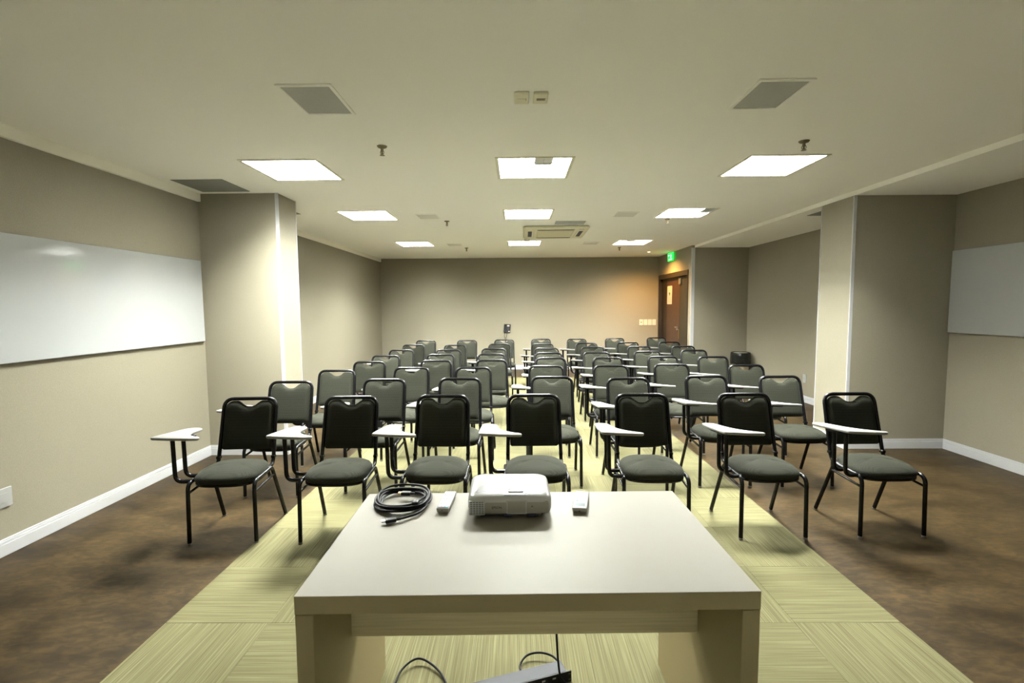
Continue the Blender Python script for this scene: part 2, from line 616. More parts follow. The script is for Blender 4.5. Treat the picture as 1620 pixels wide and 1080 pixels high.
corner_strip(CLX, CLY0, 1, -1, H, 'white corner strip on the near edge of the left column')
corner_strip(CLX, CLY1, 1, 1, H, 'white corner strip on the far edge of the left column')
corner_strip(CRX, CRY0, -1, -1, HS, 'white corner strip on the near edge of the right column')
corner_strip(CRX, CRY1, -1, 1, HS, 'white corner strip on the far edge of the right column')
corner_strip(XD, YD, -1, -1, HS, 'white corner strip beside the double door', 0.06)


def baseboard(name, p, q, n, label):
    """p, q: ends along the wall, n: outward normal; stepped profile"""
    m = MB()
    for (t, z0, z1) in ((0.014, 0.0, 0.074), (0.010, 0.074, 0.092), (0.007, 0.092, 0.104)):
        xs_ = [p[0], q[0], p[0] + n[0] * t, q[0] + n[0] * t]
        ys_ = [p[1], q[1], p[1] + n[1] * t, q[1] + n[1] * t]
        m.rbox(min(xs_), max(xs_), min(ys_), max(ys_), z0 + 0.001, z1, 0.0015)
    return struct(m.build(name, 'white_trim'), label, 'baseboard')


baseboard('baseboard_left', (XL, YF), (XL, CLY0), (1, 0), 'white skirting along the left wall')
baseboard('baseboard_left_column', (XL, CLY0), (CLX + .014, CLY0), (0, -1), 'white skirting on the front of the left column')
baseboard('baseboard_left_column_side', (CLX, CLY0), (CLX, CLY1), (1, 0), 'white skirting on the inner side of the left column')
baseboard('baseboard_left_back', (XLB, CLY1), (XLB, YB), (1, 0), 'white skirting along the left wall beyond the column')
baseboard('baseboard_back', (XLB, YB), (XD, YB), (0, -1), 'white skirting along the back wall')
baseboard('baseboard_alcove', (XD, YD), (XR, YD), (0, -1), 'white skirting behind the waste bin')
baseboard('baseboard_right_back', (XR, CRY1), (XR, YD), (-1, 0), 'white skirting along the right wall beyond the column')
baseboard('baseboard_right_column_side', (CRX, CRY0), (CRX, CRY1), (-1, 0), 'white skirting on the inner side of the right column')
baseboard('baseboard_right_column', (CRX - .014, CRY0), (XR, CRY0), (0, -1), 'white skirting on the front of the right column')
baseboard('baseboard_right', (XR, YF), (XR, CRY0), (-1, 0), 'white skirting along the right wall')

# ------------------------------------------------------------------ double door
door = struct(empty('door_1', (XD, (DY0 + DY1) / 2, 0)), 'dark brown double door, reddish leaf with a paper notice, other leaf coloured as shaded', 'door')
OY = -(DY0 + DY1) / 2


def dpart(name, mat, boxes, parent=door, smooth=0):
    m = MB()
    for b in boxes:
        m.rbox(b[0], b[1], b[2] + OY, b[3] + OY, b[4], b[5], 0.002)
    return m.build(name, mat, parent, smooth)


FW_ = 0.09
dpart('door_jamb', 'door_frame', [(-0.012, 0.15, DY0, DY0 + 0.04, 0, DZ)])
dpart('door_jamb', 'door_frame', [(-0.012, 0.15, DY1 - 0.07, DY1, 0, DZ)])
dpart('door_head', 'door_frame', [(-0.014, 0.15, DY0, DY1, DZ - 0.10, DZ)])
SPLIT = 10.27
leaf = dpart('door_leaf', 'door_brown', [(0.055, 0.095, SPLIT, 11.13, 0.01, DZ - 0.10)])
dpart('leaf_shade_panel', 'door_frame', [(0.060, 0.10, 11.135, DY1 - 0.07, 0.0, DZ - 0.10)])  # added dark slab standing in for shade on the brown leaf's far part
leaf['label'] = 'reddish brown door leaf'
dpart('door_handle', 'steel', [(0.02, 0.055, SPLIT + 0.05, SPLIT + 0.075, 0.98, 1.06), (0.012, 0.026, SPLIT + 0.05, SPLIT + 0.16, 1.03, 1.05)], leaf)
dpart('hinge_strip', 'gold', [(0.050, 0.057, SPLIT + .004, SPLIT + .02, 0.80, 1.0)], leaf)
leaf2 = dpart('door_leaf', 'door_shaded', [(0.045, 0.085, DY0 + 0.04, SPLIT - 0.03, 0.01, DZ - 0.10)])
leaf2['label'] = 'door leaf with its shade put into the colour'
dpart('door_closer', 'steel', [(0.015, 0.045, SPLIT - 0.16, SPLIT - 0.035, DZ - 0.26, DZ - 0.14)], leaf2)

notice = tag(empty('paper_notice', (XD + 0.052, 10.93, 1.73)), 'tall white paper notice with a small dark emblem on the brown door leaf', 'notice')
MB().box(0.0, 0.002, -0.165, 0.165, -0.20, 0.20).build('sheet', 'paper', notice)
MB().add([(-0.001, 0.05, 0.06), (-0.001, -0.05, 0.06), (-0.001, -0.045, 0.02), (-0.001, 0.0, -0.02), (-0.001, 0.045, 0.02), (0.0, 0.05, 0.06), (0.0, -0.05, 0.06), (0.0, -0.045, 0.02), (0.0, 0.0, -0.02), (0.0, 0.045, 0.02)],
         [(0, 1, 2, 3, 4), (9, 8, 7, 6, 5), (0, 5, 6, 1), (1, 6, 7, 2), (2, 7, 8, 3), (3, 8, 9, 4), (4, 9, 5, 0)]).build('emblem', 'ink_teal', notice)
for k, (z, a, b) in enumerate(((0.165, -0.10, 0.02), (0.14, 0.02, 0.10), (0.10, -0.08, 0.05), (-0.06, -0.12, 0.12), (-0.085, -0.12, 0.12), (-0.11, -0.12, 0.10), (-0.135, -0.12, 0.12), (-0.16, -0.12, 0.06))):
    MB().box(-0.001, 0.0, a, b, z, z + 0.008).build('printed_line', 'ink_grey', notice)

# ------------------------------------------------------------------ whiteboards


def whiteboard(x, side, y0, y1, z0, z1, label):
    t = tag(empty('whiteboard', (x, (y0 + y1) / 2, z0)), label, 'whiteboard')
    hy, hz = (y1 - y0) / 2, z1 - z0
    a, b = (0.012, 0.030) if side > 0 else (-0.030, -0.012)
    MB().rbox(a, b, -hy, hy, 0, hz, 0.002).build('board_panel', 'board', t).rotation_euler.y = -0.0075 * side
    a, b = (0.0015, 0.005) if side > 0 else (-0.005, -0.0015)
    MB().box(a, b, -hy + .05, hy - .05, 0.05, hz - 0.05).build('backing', 'shadow_gap', t)


whiteboard(XL, 1, 1.87, 4.868, 1.178, 1.980, 'long glossy whiteboard on the left wall catching a wavy highlight')
whiteboard(XR, -1, 2.03, 5.030, 1.212, 2.038, 'dull shaded whiteboard on the right wall')

# ------------------------------------------------------------------ wall plates


def plate(name, origin, u, n, w, h, label, cat, slots, grp=None, mat='plastic_white'):
    """u: direction along the wall, n: outward normal"""
    t = tag(empty(name, origin), label, cat, grp)
    u, n = Vector(u), Vector(n)

    def bx(a0, a1, d0, d1, z0, z1):
        c = [u * a0 + n * d0, u * a1 + n * d1]
        return (min(c[0].x, c[1].x), max(c[0].x, c[1].x), min(c[0].y, c[1].y), max(c[0].y, c[1].y), z0, z1)
    m = MB()
    m.rbox(*bx(-w / 2, w / 2, 0, 0.010, -h / 2, h / 2), 0.002)
    m.build('cover_plate', mat, t)
    for (nm, a, z, sw, sh, mt) in slots:
        MB().rbox(*bx(a - sw / 2, a + sw / 2, 0.008, 0.0125, z - sh / 2, z + sh / 2), 0.001).build(nm, mt, t)
    return t


plate('wall_outlet', (XL, 2.878, 0.357), (0, 1, 0), (1, 0, 0), 0.118, 0.118, 'white blank wall plate low on the left wall', 'outlet',
      [('module', 0, 0, 0.06, 0.06, 'plastic_white')])
plate('wall_outlet', (XR, 7.50, 0.366), (0, 1, 0), (-1, 0, 0), 0.085, 0.13, 'white wall outlet beyond the right column', 'outlet',
      [('socket', 0, 0, 0.035, 0.05, 'plastic_white'), ('socket_hole', 0, 0, 0.012, 0.012, 'ink_dark')])
sw_x = (2.956, 3.057, 3.158, 3.259)
sw_l = ('ivory switch plate with a dark socket, farthest from the door', 'ivory switch plate with a tall rocker, second of the four',
        'ivory switch plate, third of the four beside the door', 'ivory switch plate nearest the door')
sw_s = ([('socket_hole', 0, 0, 0.03, 0.018, 'ink_dark')], [('rocker', 0.005, 0, 0.03, 0.09, 'plastic_ivory')],
        [('rocker', 0.005, 0, 0.035, 0.05, 'plastic_ivory'), ('dot', 0.018, -0.012, 0.01, 0.006, 'ink_grey')],
        [('rocker', 0.005, 0, 0.035, 0.06, 'plastic_ivory'), ('dot', 0.010, 0.02, 0.018, 0.006, 'ink_grey')])
for x, l, s in zip(sw_x, sw_l, sw_s):
    plate('light_switch', (x, YB, 1.108), (1, 0, 0), (0, -1, 0), 0.088, 0.135, l, 'switch', s, 'switch plates beside the door', 'plastic_ivory')

# two plates on the ceiling
for k, (x, lab) in enumerate(((0.035, 'left of two cream outlet plates on the ceiling'), (0.138, 'right of two cream outlet plates on the ceiling, with a dark slot'))):
    t = tag(empty('ceiling_outlet', (x, 2.737, H)), lab, 'outlet', 'pair of ceiling plates')
    MB().rbox(-0.040, 0.040, -0.065, 0.065, -0.016, 0.0, 0.006, 2).build('cover_plate', 'ac', t)
    MB().rbox(-0.022, 0.022, -0.012, 0.012, -0.0185, -0.015, 0.001).build('module', 'ac' if k == 0 else 'brass', t)
    MB().box(0.023, 0.025, -0.015, 0.015, -0.0170, -0.0155).build('seam', 'ink_dark', t)

# ------------------------------------------------------------------ ceiling lights
pos_x = ('left', 'middle', 'right')
pos_y = ('nearest row', 'second row', 'farthest row')
for iy, y in enumerate(LY):
    for ix, x in enumerate(LX):
        t = tag(empty('ceiling_light', (x, y, H)), 'lit square recessed ceiling light, %s of the three in the %s' % (pos_x[ix], pos_y[iy]), 'ceiling light', 'recessed ceiling lights')
        s = LS / 2
        o = s + 0.022
        fr = MB()
        fr.box(-o, o, -o, -s, -0.006, 0.004).box(-o, o, s, o, -0.006, 0.004).box(-o, -s, -s, s, -0.006, 0.004).box(s, o, -s, s, -0.006, 0.004)
        fr.build('frame', 'frame_light', t)
        tr = MB()
        tr.box(-s, s, -s, s, 0.062, 0.066).box(-s, -s + .003, -s, s, -.004, 0.062).box(s - .003, s, -s, s, -.004, 0.062).box(-s, s, -s, -s + .003, -.004, 0.062).box(-s, s, s - .003, s, -.004, 0.062)
        tr.build('housing', 'reflector', t)
        w = (LS - 0.03) / 4
        off = {(1, 0): (2, 0.34), (2, 1): (3, 0.45), (2, 2): (1, 0.28)}.get((ix, iy), (-1, 0))
        for k in range(4):
            xa = -s + 0.006 + k * (w + 0.006)
            ya = -s + 0.006
            if k == off[0]:
                yo = ya + LS * off[1]
                MB().rbox(xa, xa + w, ya, yo, -0.0015, 0.058, 0.003).build('dark_lamp_section', 'lamp_off', t)
                ya = yo
            MB().rbox(xa, xa + w, ya, s - 0.006, 0.044, 0.058, 0.004).build('lamp', 'lamp', t)
        for k in range(1, 4):
            yy = -s + k * LS / 4
            MB().box(-s, s, yy - .001, yy + .001, -0.003, 0.010).build('louver_blade', 'louver', t)
        for k in range(1, 8):
            xx = -s + k * LS / 8
            MB().box(xx - .001, xx + .001, -s, s, -0.003, 0.0415).build('louver_rail', 'louver', t)

# small warm downlight by the door
t = tag(empty('downlight', (2.82, 10.50, H)), 'small warm round downlight near the double door', 'ceiling light')
MB().lathe([(0.045, -0.004), (0.05, 0.0), (0.05, 0.003)], 20).build('ring', 'frame_light', t, 40)
MB().lathe([(0.016, -0.012), (0.027, -0.008), (0.030, -0.004)], 16).build('bulb', 'downlight', t, 40)
sp = bpy.data.lights.new('downlight_beam', 'SPOT')
sp.energy = 120
sp.color = (1.0, 0.52, 0.14)
sp.spot_size = R(156)
sp.spot_blend = 0.8
sp.shadow_soft_size = 0.03
so = bpy.data.objects.new('downlight_beam', sp)
COL.objects.link(so)
so.parent = t
so.location = (0, 0, -0.02)

# ------------------------------------------------------------------ ceiling grilles, hatches, sprinklers


def ceil_panel(name, x0, x1, y0, y1, z, label, cat, mat, frame=None, slats=0, grp=None, rim=0.02):
    cx, cy = (x0 + x1) / 2, (y0 + y1) / 2
    t = tag(empty(name, (cx, cy, z)), label, cat, grp)
    hx, hy = (x1 - x0) / 2, (y1 - y0) / 2
    MB().rbox(-hx, hx, -hy, hy, -0.004, 0.0, 0.001).build('panel', mat, t)
    if frame:
        f = MB()
        f.rbox(-hx - rim, hx + rim, -hy - rim, -hy, -0.009, 0, .002).rbox(-hx - rim, hx + rim, hy, hy + rim, -0.009, 0, .002)
        f.rbox(-hx - rim, -hx, -hy, hy, -0.009, 0, .002).rbox(hx, hx + rim, -hy, hy, -0.009, 0, .002)
        f.build('frame', frame, t)
    for k in range(slats):
        yy = -hy + (k + .5) * 2 * hy / slats
        MB().box(-hx, hx, yy - 0.004, yy + 0.004, -0.007, -0.004).build('slat', mat, t)
    return t


ceil_panel('ceiling_speaker', -1.205, -0.955, 2.575, 2.928, H, 'grey rectangular ceiling grille, nearest on the left', 'grille', 'grille', 'ceiling', 0, 'large grey ceiling grilles')
ceil_panel('ceiling_speaker', 1.252, 1.500, 2.575, 2.915, H, 'grey rectangular ceiling grille, nearest on the right', 'grille', 'grille', 'ceiling', 0, 'large grey ceiling grilles')
for x, y, l in ((-1.105, 6.235, 'small pale ceiling grille left of the second light row'), (1.372, 6.195, 'small pale ceiling grille right of the second light row'),
                (-1.125, 9.03, 'small pale ceiling grille left of the far light row'), (1.365, 9.0, 'small pale ceiling grille right of the far light row')):
    ceil_panel('ceiling_grille', x - .12, x + .12, y - .15, y + .15, H, l, 'grille', 'soft_grille', 'ceiling', 8, 'small pale ceiling grilles', 0.012)
ceil_panel('return_grille', 0.537, 0.943, 6.65, 6.90, H, 'narrow grey grille in front of the air conditioner', 'grille', 'grille', None, 6)
ceil_panel('access_hatch', -3.05, -2.59, 4.37, 4.823, H, 'dark grey square ceiling hatch in front of the left column', 'hatch', 'hatch')
ceil_panel('access_hatch', -3.05, -2.615, 5.62, 6.004, H, 'dark grey ceiling hatch half hidden behind the left column', 'hatch', 'hatch')
ceil_panel('access_hatch', 3.585, 4.03, 5.72, 6.14, HS, 'dark grey ceiling hatch half hidden behind the right column', 'hatch', 'hatch')


def sprinkler(x, y, label, rz=0.0, z=H):
    t = tag(empty('sprinkler', (x, y, z), rz), label, 'sprinkler', 'ceiling sprinklers')
    MB().lathe([(0.014, -0.016), (0.030, -0.010), (0.036, -0.002), (0.036, 0.0)], 18).build('escutcheon', 'brass', t, 40)
    MB().lathe([(0.006, -0.058), (0.0065, -0.040), (0.010, -0.034), (0.010, -0.012)], 12).build('stem', 'brass', t, 40)
    for s in (-1, 1):
        MB().tube(bend([(s * .008, 0, -0.030), (s * .016, 0, -0.045), (s * .004, 0, -0.060)], 0.01, 3), 0.0025, 6).build('yoke_arm', 'brass', t, 40)
    d = MB().lathe([(0.018, -0.064), (0.018, -0.0625), (0.006, -0.060)], 14)
    d.build('deflector', 'brass', t, 30)


for x, y, l in ((-0.943, 3.53, 'brass ceiling sprinkler, nearest on the left'), (2.012, 3.51, 'brass ceiling sprinkler above the near right light'),
                (-0.917, 6.573, 'brass ceiling sprinkler beyond the second light row, left'), (1.998, 6.55, 'brass ceiling sprinkler beyond the second light row, right'),
                (-0.962, 9.57, 'brass ceiling sprinkler beyond the far light row, left'), (2.022, 9.665, 'brass ceiling sprinkler beyond the far light row, right')):
    sprinkler(x, y, l, R(random.uniform(-40, 40)))

t = tag(empty('smoke_detector', (0.19, 8.42, H)), 'small cream round detector before the far middle light', 'detector')
MB().lathe([(0.028, -0.034), (0.042, -0.028), (0.048, -0.012), (0.048, 0.0)], 20).build('body', 'ac', t, 40)
MB().lathe([(0.010, -0.038), (0.012, -0.033)], 12).build('sensor', 'ink_dark', t, 40)

# ------------------------------------------------------------------ ceiling cassette air conditioner
ac = tag(empty('air_conditioner', (0.585, 7.52, H), R(-1)), 'cream four-way ceiling cassette air conditioner', 'air conditioner')
AX, AY = 0.475, 0.52
MB().rbox(-AX, AX, -AY, AY, -0.045, 0.0, 0.03, 3).build('panel', 'ac', ac, 40)
g = MB().rbox(-0.27, 0.27, -0.30, 0.30, -0.052, -0.040, 0.006).build('intake_grille', 'ac_grille', ac)
for k in range(12):
    yy = -0.27 + k * 0.049
    MB().box(-0.25, 0.25, yy - .006, yy + .006, -0.0535, -0.051).build('slat', 'ac', g)
for nm, b in (('front', (-0.27, 0.27, -0.42, -0.365)), ('back', (-0.27, 0.27, 0.365, 0.42)), ('left', (-0.405, -0.345, -0.27, 0.27)), ('right', (0.345, 0.405, -0.27, 0.27))):
    s_ = MB().rbox(b[0], b[1], b[2], b[3], -0.047, -0.040, 0.002).build('air_slot', 'ac_dark', ac)
    if nm in ('left', 'right'):
        cx = (b[0] + b[1]) / 2
        MB().rbox(cx - .008, cx + .012, b[2] + .02, b[3] - .02, -0.050, -0.046, 0.001).build('louver', 'rack_grey', s_)
    else:
        cy = (b[2] + b[3]) / 2
        MB().rbox(b[0] + .02, b[1] - .02, cy - .004, cy + .014, -0.050, -0.046, 0.001).build('louver', 'rack_grey', s_)
for s in (-1, 1):
    MB().box(s * 0.315 - .002, s * .315 + .002, -0.30, 0.30, -0.0465, -0.044).build('panel_seam', 'ink_grey', ac)
MB().rbox(0.33, 0.40, -0.45, -0.42, -0.0475, -0.044, 0.001).build('badge', 'ink_grey', ac)

# ------------------------------------------------------------------ exit sign
ex = tag(empty('exit_sign', (3.315, 10.60, 2.455)), 'small lit green exit sign above the double door', 'sign')
MB().rbox(-0.012, 0.012, -0.165, 0.165, 0.0, 0.172, 0.003).build('sign_panel', 'exit_green', ex)
MB().rbox(-0.018, 0.042, -0.17, 0.17, 0.172, 0.188, 0.003).build('mount', 'plastic_ivory', ex)
MB().box(-0.0135, -0.012, 0.02, 0.13, 0.110, 0.128).add(
    [(-0.0135, 0.11, 0.095), (-0.0135, 0.11, 0.143), (-0.0135, 0.15, 0.119), (-0.012, 0.11, 0.095), (-0.012, 0.11, 0.143), (-0.012, 0.15, 0.119)],
    [(0, 2, 1), (3, 4, 5), (0, 1, 4, 3), (1, 2, 5, 4), (2, 0, 3, 5)]).build('arrow', 'exit_white', ex)
pg = MB()
pg.lathe([(0.001, -0.013), (0.013, 0.0), (0.001, 0.013)], 10, (-0.013, -0.05, 0.140), 0.1, 1.0)
pg.box(-0.0135, -0.012, -0.075, -0.035, 0.085, 0.125).box(-0.0135, -0.012, -0.11, -0.07, 0.10, 0.112)
pg.box(-0.0135, -0.012, -0.09, -0.07, 0.055, 0.09).box(-0.0135, -0.012, -0.045, -0.02, 0.06, 0.088)
pg.build('pictogram', 'exit_white', ex)
for k, (a, b) in enumerate(((-0.13, -0.09), (-0.07, -0.03), (-0.01, 0.03), (0.05, 0.09))):
    MB().box(-0.0135, -0.012, a, b, 0.018, 0.042).build('letter_block', 'exit_white', ex)

# ------------------------------------------------------------------ black wall device on the back wall
ph = tag(empty('wall_device', (-0.222, YB, 0.985), 0), 'small black device hung on the back wall with dangling cables', 'wall device')
b = MB().rbox(-0.078, 0.078, -0.055, 0.0, -0.098, 0.098, 0.008, 2).build('body', 'black_plastic', ph)
b.rotation_euler.y = R(4)
MB().box(0.0, 0.055, -0.057, -0.054, 0.045, 0.078).build('white_label', 'paper', ph)
MB().box(0.025, 0.06, -0.057, -0.054, -0.082, -0.062).build('small_label', 'paper', ph)
MB().rbox(0.0, 0.05, -0.058, -0.054, -0.045, 0.03, .002).build('keypad', 'rack_grey', ph)
MB().tube(smooth_open([(-0.06, -0.03, -0.09), (-0.068, -0.03, -0.18), (-0.05, -0.03, -0.28), (-0.045, -0.025, -0.45), (-0.05, -0.02, -0.88)]), 0.005, 6).build('cable', 'cable', ph, 40)
MB().tube(smooth_open([(-0.02, -0.03, -0.09), (-0.01, -0.03, -0.16), (-0.038, -0.035, -0.27), (-0.037, -0.03, -0.45), (-0.04, -0.02, -0.88)]), 0.005, 6).build('cable', 'cable', ph, 40)

# ------------------------------------------------------------------ waste bin with a black bag
bn = tag(empty('waste_bin', (4.222, 9.20, 0)), 'waste bin lined with a black bag in the right corner', 'bin')
MB().lathe([(0.125, 0.0), (0.13, 0.01), (0.158, 0.57), (0.162, 0.60)], 24).build('bucket', 'bin', bn, 40)
bag = MB()
prof = [(0.172, 0.385), (0.176, 0.40), (0.174, 0.47), (0.178, 0.53), (0.172, 0.60), (0.166, 0.615), (0.150, 0.605), (0.140, 0.52)]
bag.lathe(prof, 36)
nv = []
for i, (x, y, z) in enumerate(bag.v):
    a = math.atan2(y, x)
    k = 1 + 0.018 * math.sin(7 * a + z * 30) + 0.012 * math.sin(13 * a - z * 20)
    zz = z + (0.02 * math.sin(a * 2 + 1) if z < 0.41 else 0)
    nv.append((x * k, y * k, zz))
bag.v = nv
bag.build('bag', 'bag', bn, 50)

# ------------------------------------------------------------------ tablet-arm chairs (built once, then copied)
RT = 0.013


def make_chair():
    t = empty('tablet_chair')
    # seat: domed cushion over a rounded trapezoid
    n = 44

    def outline(a):
        c, s = math.cos(a), math.sin(a)
        e = 2.0 / 3.1
        x = math.copysign(abs(c) ** e, c)
        y = math.copysign(abs(s) ** e, s)
        hw = 0.212 - 0.024 * (y + 1) / 2
        return x * hw, -0.045 + y * 0.190
    rings = [(0.90, 0.388), (0.965, 0.390), (0.995, 0.402), (1.0, 0.415), (0.985, 0.430), (0.94, 0.442), (0.80, 0.458), (0.55, 0.471), (0.28, 0.477)]
    sv, sf = [], []
    for (k, z) in rings:
        for i in range(n):
            x, y = outline(2 * math.pi * i / n)
            sv.append((x * k, -0.045 + (y + 0.045) * k, z - (0.006 if y < -0.1 and k < 0.99 and z > 0.42 else 0) * 1.0))
    for r in range(len(rings) - 1):
        for i in range(n):
            j = (i + 1) % n
            sf.append((r * n + i, r * n + j, (r + 1) * n + j, (r + 1) * n + i))
    sf.append(tuple(reversed(range(n))))
    sv.append((0, -0.045, 0.4785))
    for i in range(n):
        sf.append(((len(rings) - 1) * n + i, (len(rings) - 1) * n + (i + 1) % n, len(sv) - 1))
    seat = MB().add(sv, sf).build('seat', 'fabric', t, 60)
    pan = [outline(2 * math.pi * i / n) for i in range(n)]
    MB().prism([(x * 0.985, -0.045 + (y + .045) * 0.985) for x, y in pan], 0.374, 0.391, 0.003).build('seat_pan', 'black_metal', seat, 40)
    # backrest: padded panel with a dip in the top edge, in the leaning plane
    B0, B1 = Vector((0, 0.128, 0.45)), Vector((0, 0.235, 0.857))
    ax = (B1 - B0).normalized()
    nr = Vector((0, -ax.z, ax.y))                  # towards the sitter (front, -y)
    Lb = (B1 - B0).length
    cols, rows = 28, 12
    hw = 0.171
    t_bot, t_top = 0.064, Lb - 0.014

    def edge(x):
        u = abs(x) / hw
        top = t_top
        rc = 0.060
        if abs(x) > hw - rc:
            d = abs(x) - (hw - rc)
            top -= rc - math.sqrt(max(0, rc * rc - d * d))
        d = abs(x)
        if d < 0.088:
            top -= 0.040 * (0.5 + 0.5 * math.cos(math.pi * min(1, max(0, (d - 0.012) / 0.076)))) ** 0.9
        bot = t_bot
        rb = 0.012
        if abs(x) > hw - rb:
            d = abs(x) - (hw - rb)
            bot += rb - math.sqrt(max(0, rb * rb - d * d))
        return bot, top
    bv, bf = [], []
    for side in (1, -1):
        for i in range(cols + 1):
            x = hw * math.sin(math.pi / 2 * (2 * i / cols - 1)) if False else hw * (2 * i / cols - 1)
            bo, to = edge(max(-hw + .0005, min(hw - .0005, x)))
            for j in range(rows + 1):
                v = j / rows
                v = 0.5 - 0.5 * math.cos(math.pi * v)
                tt = bo + (to - bo) * v
                eu = min(1.0, (hw - abs(x)) / 0.035)
                ev = min(1.0, min(tt - bo, to - tt) / 0.035)
                puff = (1 - (1 - eu) ** 2) * (1 - (1 - ev) ** 2)
                th = 0.004 + (0.016 if side > 0 else 0.006) * puff
                p = B0 + ax * tt + nr * (side * th)
                bv.append((x, p.y, p.z))
    N = (cols + 1) * (rows + 1)

    def idx(s, i, j):
        return s * N + i * (rows + 1) + j
    for i in range(cols):
        for j in range(rows):
            bf.append((idx(0, i, j), idx(0, i + 1, j), idx(0, i + 1, j + 1), idx(0, i, j + 1)))
            bf.append((idx(1, i, j), idx(1, i, j + 1), idx(1, i + 1, j + 1), idx(1, i + 1, j)))
        bf.append((idx(0, i, rows), idx(0, i + 1, rows), idx(1, i + 1, rows), idx(1, i, rows)))
        bf.append((idx(0, i + 1, 0), idx(0, i, 0), idx(1, i, 0), idx(1, i + 1, 0)))
    for j in range(rows):
        bf.append((idx(0, 0, j), idx(0, 0, j + 1), idx(1, 0, j + 1), idx(1, 0, j)))
        bf.append((idx(0, cols, j + 1), idx(0, cols, j), idx(1, cols, j), idx(1, cols, j + 1)))
    MB().add(bv, bf).build('backrest', 'fabric', t, 60)
    # back frame: one bent tube
    wt, wb = 0.181, 0.187
    path = [(-wb, 0.00, 0.405), (-wb, 0.105, 0.412), (-wb, 0.128, 0.455), (-wt, B1.y, B1.z), (wt, B1.y, B1.z), (wb, 0.128, 0.455), (wb, 0.105, 0.412), (wb, 0.00, 0.405)]
    MB().tube(bend(path, [0.04, 0.05, 0.068, 0.068, 0.05, 0.04], 7), RT, 10).build('back_frame', 'black_metal', t, 50)
    for s in (-1, 1):
        fl = MB().tube(bend([(s * .2075, -.222, 0.012), (s * .2045, -.214, 0.402), (s * .2, -0.06, 0.402)], 0.055), RT, 10).build('leg', 'black_metal', t, 50)
        MB().lathe([(0.012, 0.0), (0.0135, 0.002), (0.0135, 0.014), (0.012, 0.018)], 12, (s * .2075, -.222, 0.0)).build('glide', 'rubber', fl, 40)
        rl = MB().tube(bend([(s * .2, -0.06, 0.402), (s * .203, 0.055, 0.408), (s * .2175, .220, 0.012)], 0.045), RT, 10).build('leg', 'black_metal', t, 50)
        MB().lathe([(0.012, 0.0), (0.0135, 0.002), (0.0135, 0.014), (0.012, 0.018)], 12, (s * .2175, .2205, 0.0)).build('glide', 'rubber', rl, 40)
        MB().tube([(s * .2045, -.216, 0.335), (s * .2065, 0.078, 0.352)], 0.0085, 8).build('stretcher', 'black_metal', t, 50)
        MB().rbox(s * .187 - .013, s * .187 + .013, 0.112, 0.146, 0.452, 0.472, 0.003).build('clip', 'black_metal', t)
    # writing tablet on two bent uprights, on the sitter's right
    for y in (-0.185, -0.075):
        MB().tube(bend([(-0.195, y + 0.01, 0.402), (-0.295, y, 0.402), (-0.300, y, 0.674 - (y + 0.1) * 0.10)], 0.075), RT, 10).build('tablet_upright', 'black_metal', t, 50)
    tb = [(-0.338, -0.235), (-0.328, -0.257), (-0.30, -0.262), (-0.20, -0.262), (-0.11, -0.252), (-0.078, -0.238), (-0.070, -0.215), (-0.082, -0.195), (-0.125, -0.172),
          (-0.175, -0.135), (-0.208, -0.085), (-0.222, -0.03), (-0.232, 0.03), (-0.245, 0.058), (-0.28, 0.068), (-0.315, 0.060), (-0.333, 0.035), (-0.338, -0.02), (-0.340, -0.13)]
    tb = [(x - 0.025, y - 0.042 if y < -0.17 else -0.212 + (y + 0.17) * 1.34) for x, y in tb]
    tab_m = MB().prism(smooth_closed(tb, 3), 0.680, 0.698, 0.004)
    tab_m.v = [(x, y, z + 0.004 - (x + 0.295) * 0.05 - (y + 0.1) * 0.10) for x, y, z in tab_m.v]
    tab = tab_m.build('writing_tablet', 'tablet', t, 50)
    sp_m = MB().rbox(-0.350, -0.225, -0.225, -0.055, 0.666, 0.6795, 0.003)
    sp_m.v = [(x, y, z + 0.004 - (x + 0.295) * 0.05 - (y + 0.1) * 0.10) for x, y, z in sp_m.v]
    sp_m.build('support_plate', 'black_metal', tab)
    return t


# measured in the photograph: centre of the back's top bar, turned into floor positions
def top_point(u, v, z=0.870):
    a, b = (u - 810) / F_PX, (v - 540) / F_PX
    d = _fw + _rc * a - _uc * b
    k = (z - CAM_H) / d.z
    return d * k


CHAIRS = [
    [(396.9, 627.4), (556.8, 627), (701, 625), (844, 624), (1014.5, 623), (1175.5, 622.2), (1342, 620.0)],
    [(461.4, 601.9), (609, 599.5), (727.9, 598), (872.8, 595.5), (993, 597.6), (1116, 594), (1232.7, 593.5)],
    [(533.7, 584.3), (651.7, 581), (748.8, 581), (864, 578.3), (966.3, 577.8), (1061.7, 575.6), (1179.6, 576)],
    [(585, 571.7), (690.3, 569.8), (777.8, 569), (871, 565.6), (961.5, 565.4), (1048, 563.5), (1127.2, 563)],
    [(611, 562.2), (697.4, 560.4), (777.5, 559.6), (867.5, 557.6), (943.6, 556.9), (1023.5, 555.4), (1096.8, 552.8)],
    [(635.8, 553.3), (709.5, 552.8), (781.5, 551), (864.3, 550.4), (937.5, 548.5), (1010.8, 547), (1080.2, 546.7)],
    [(654.7, 545), (720.5, 545.4), (790.3, 543.7), (858, 543.5), (927.5, 542.2), (993, 540.5), (1058.3, 540)],
    [(674, 538.3), (739, 538), (797.7, 537), (855.8, 536), (912.2, 536), (972.2, 534.4), (1038, 533.3)],
]
ROT = {(0, 0): 4.0, (0, 1): 1.0, (0, 2): -0.5, (0, 3): 0.5, (0, 4): -1.5, (0, 5): 0.5, (0, 6): 1.0, (1, 6): 1.5, (1, 0): 2.0}
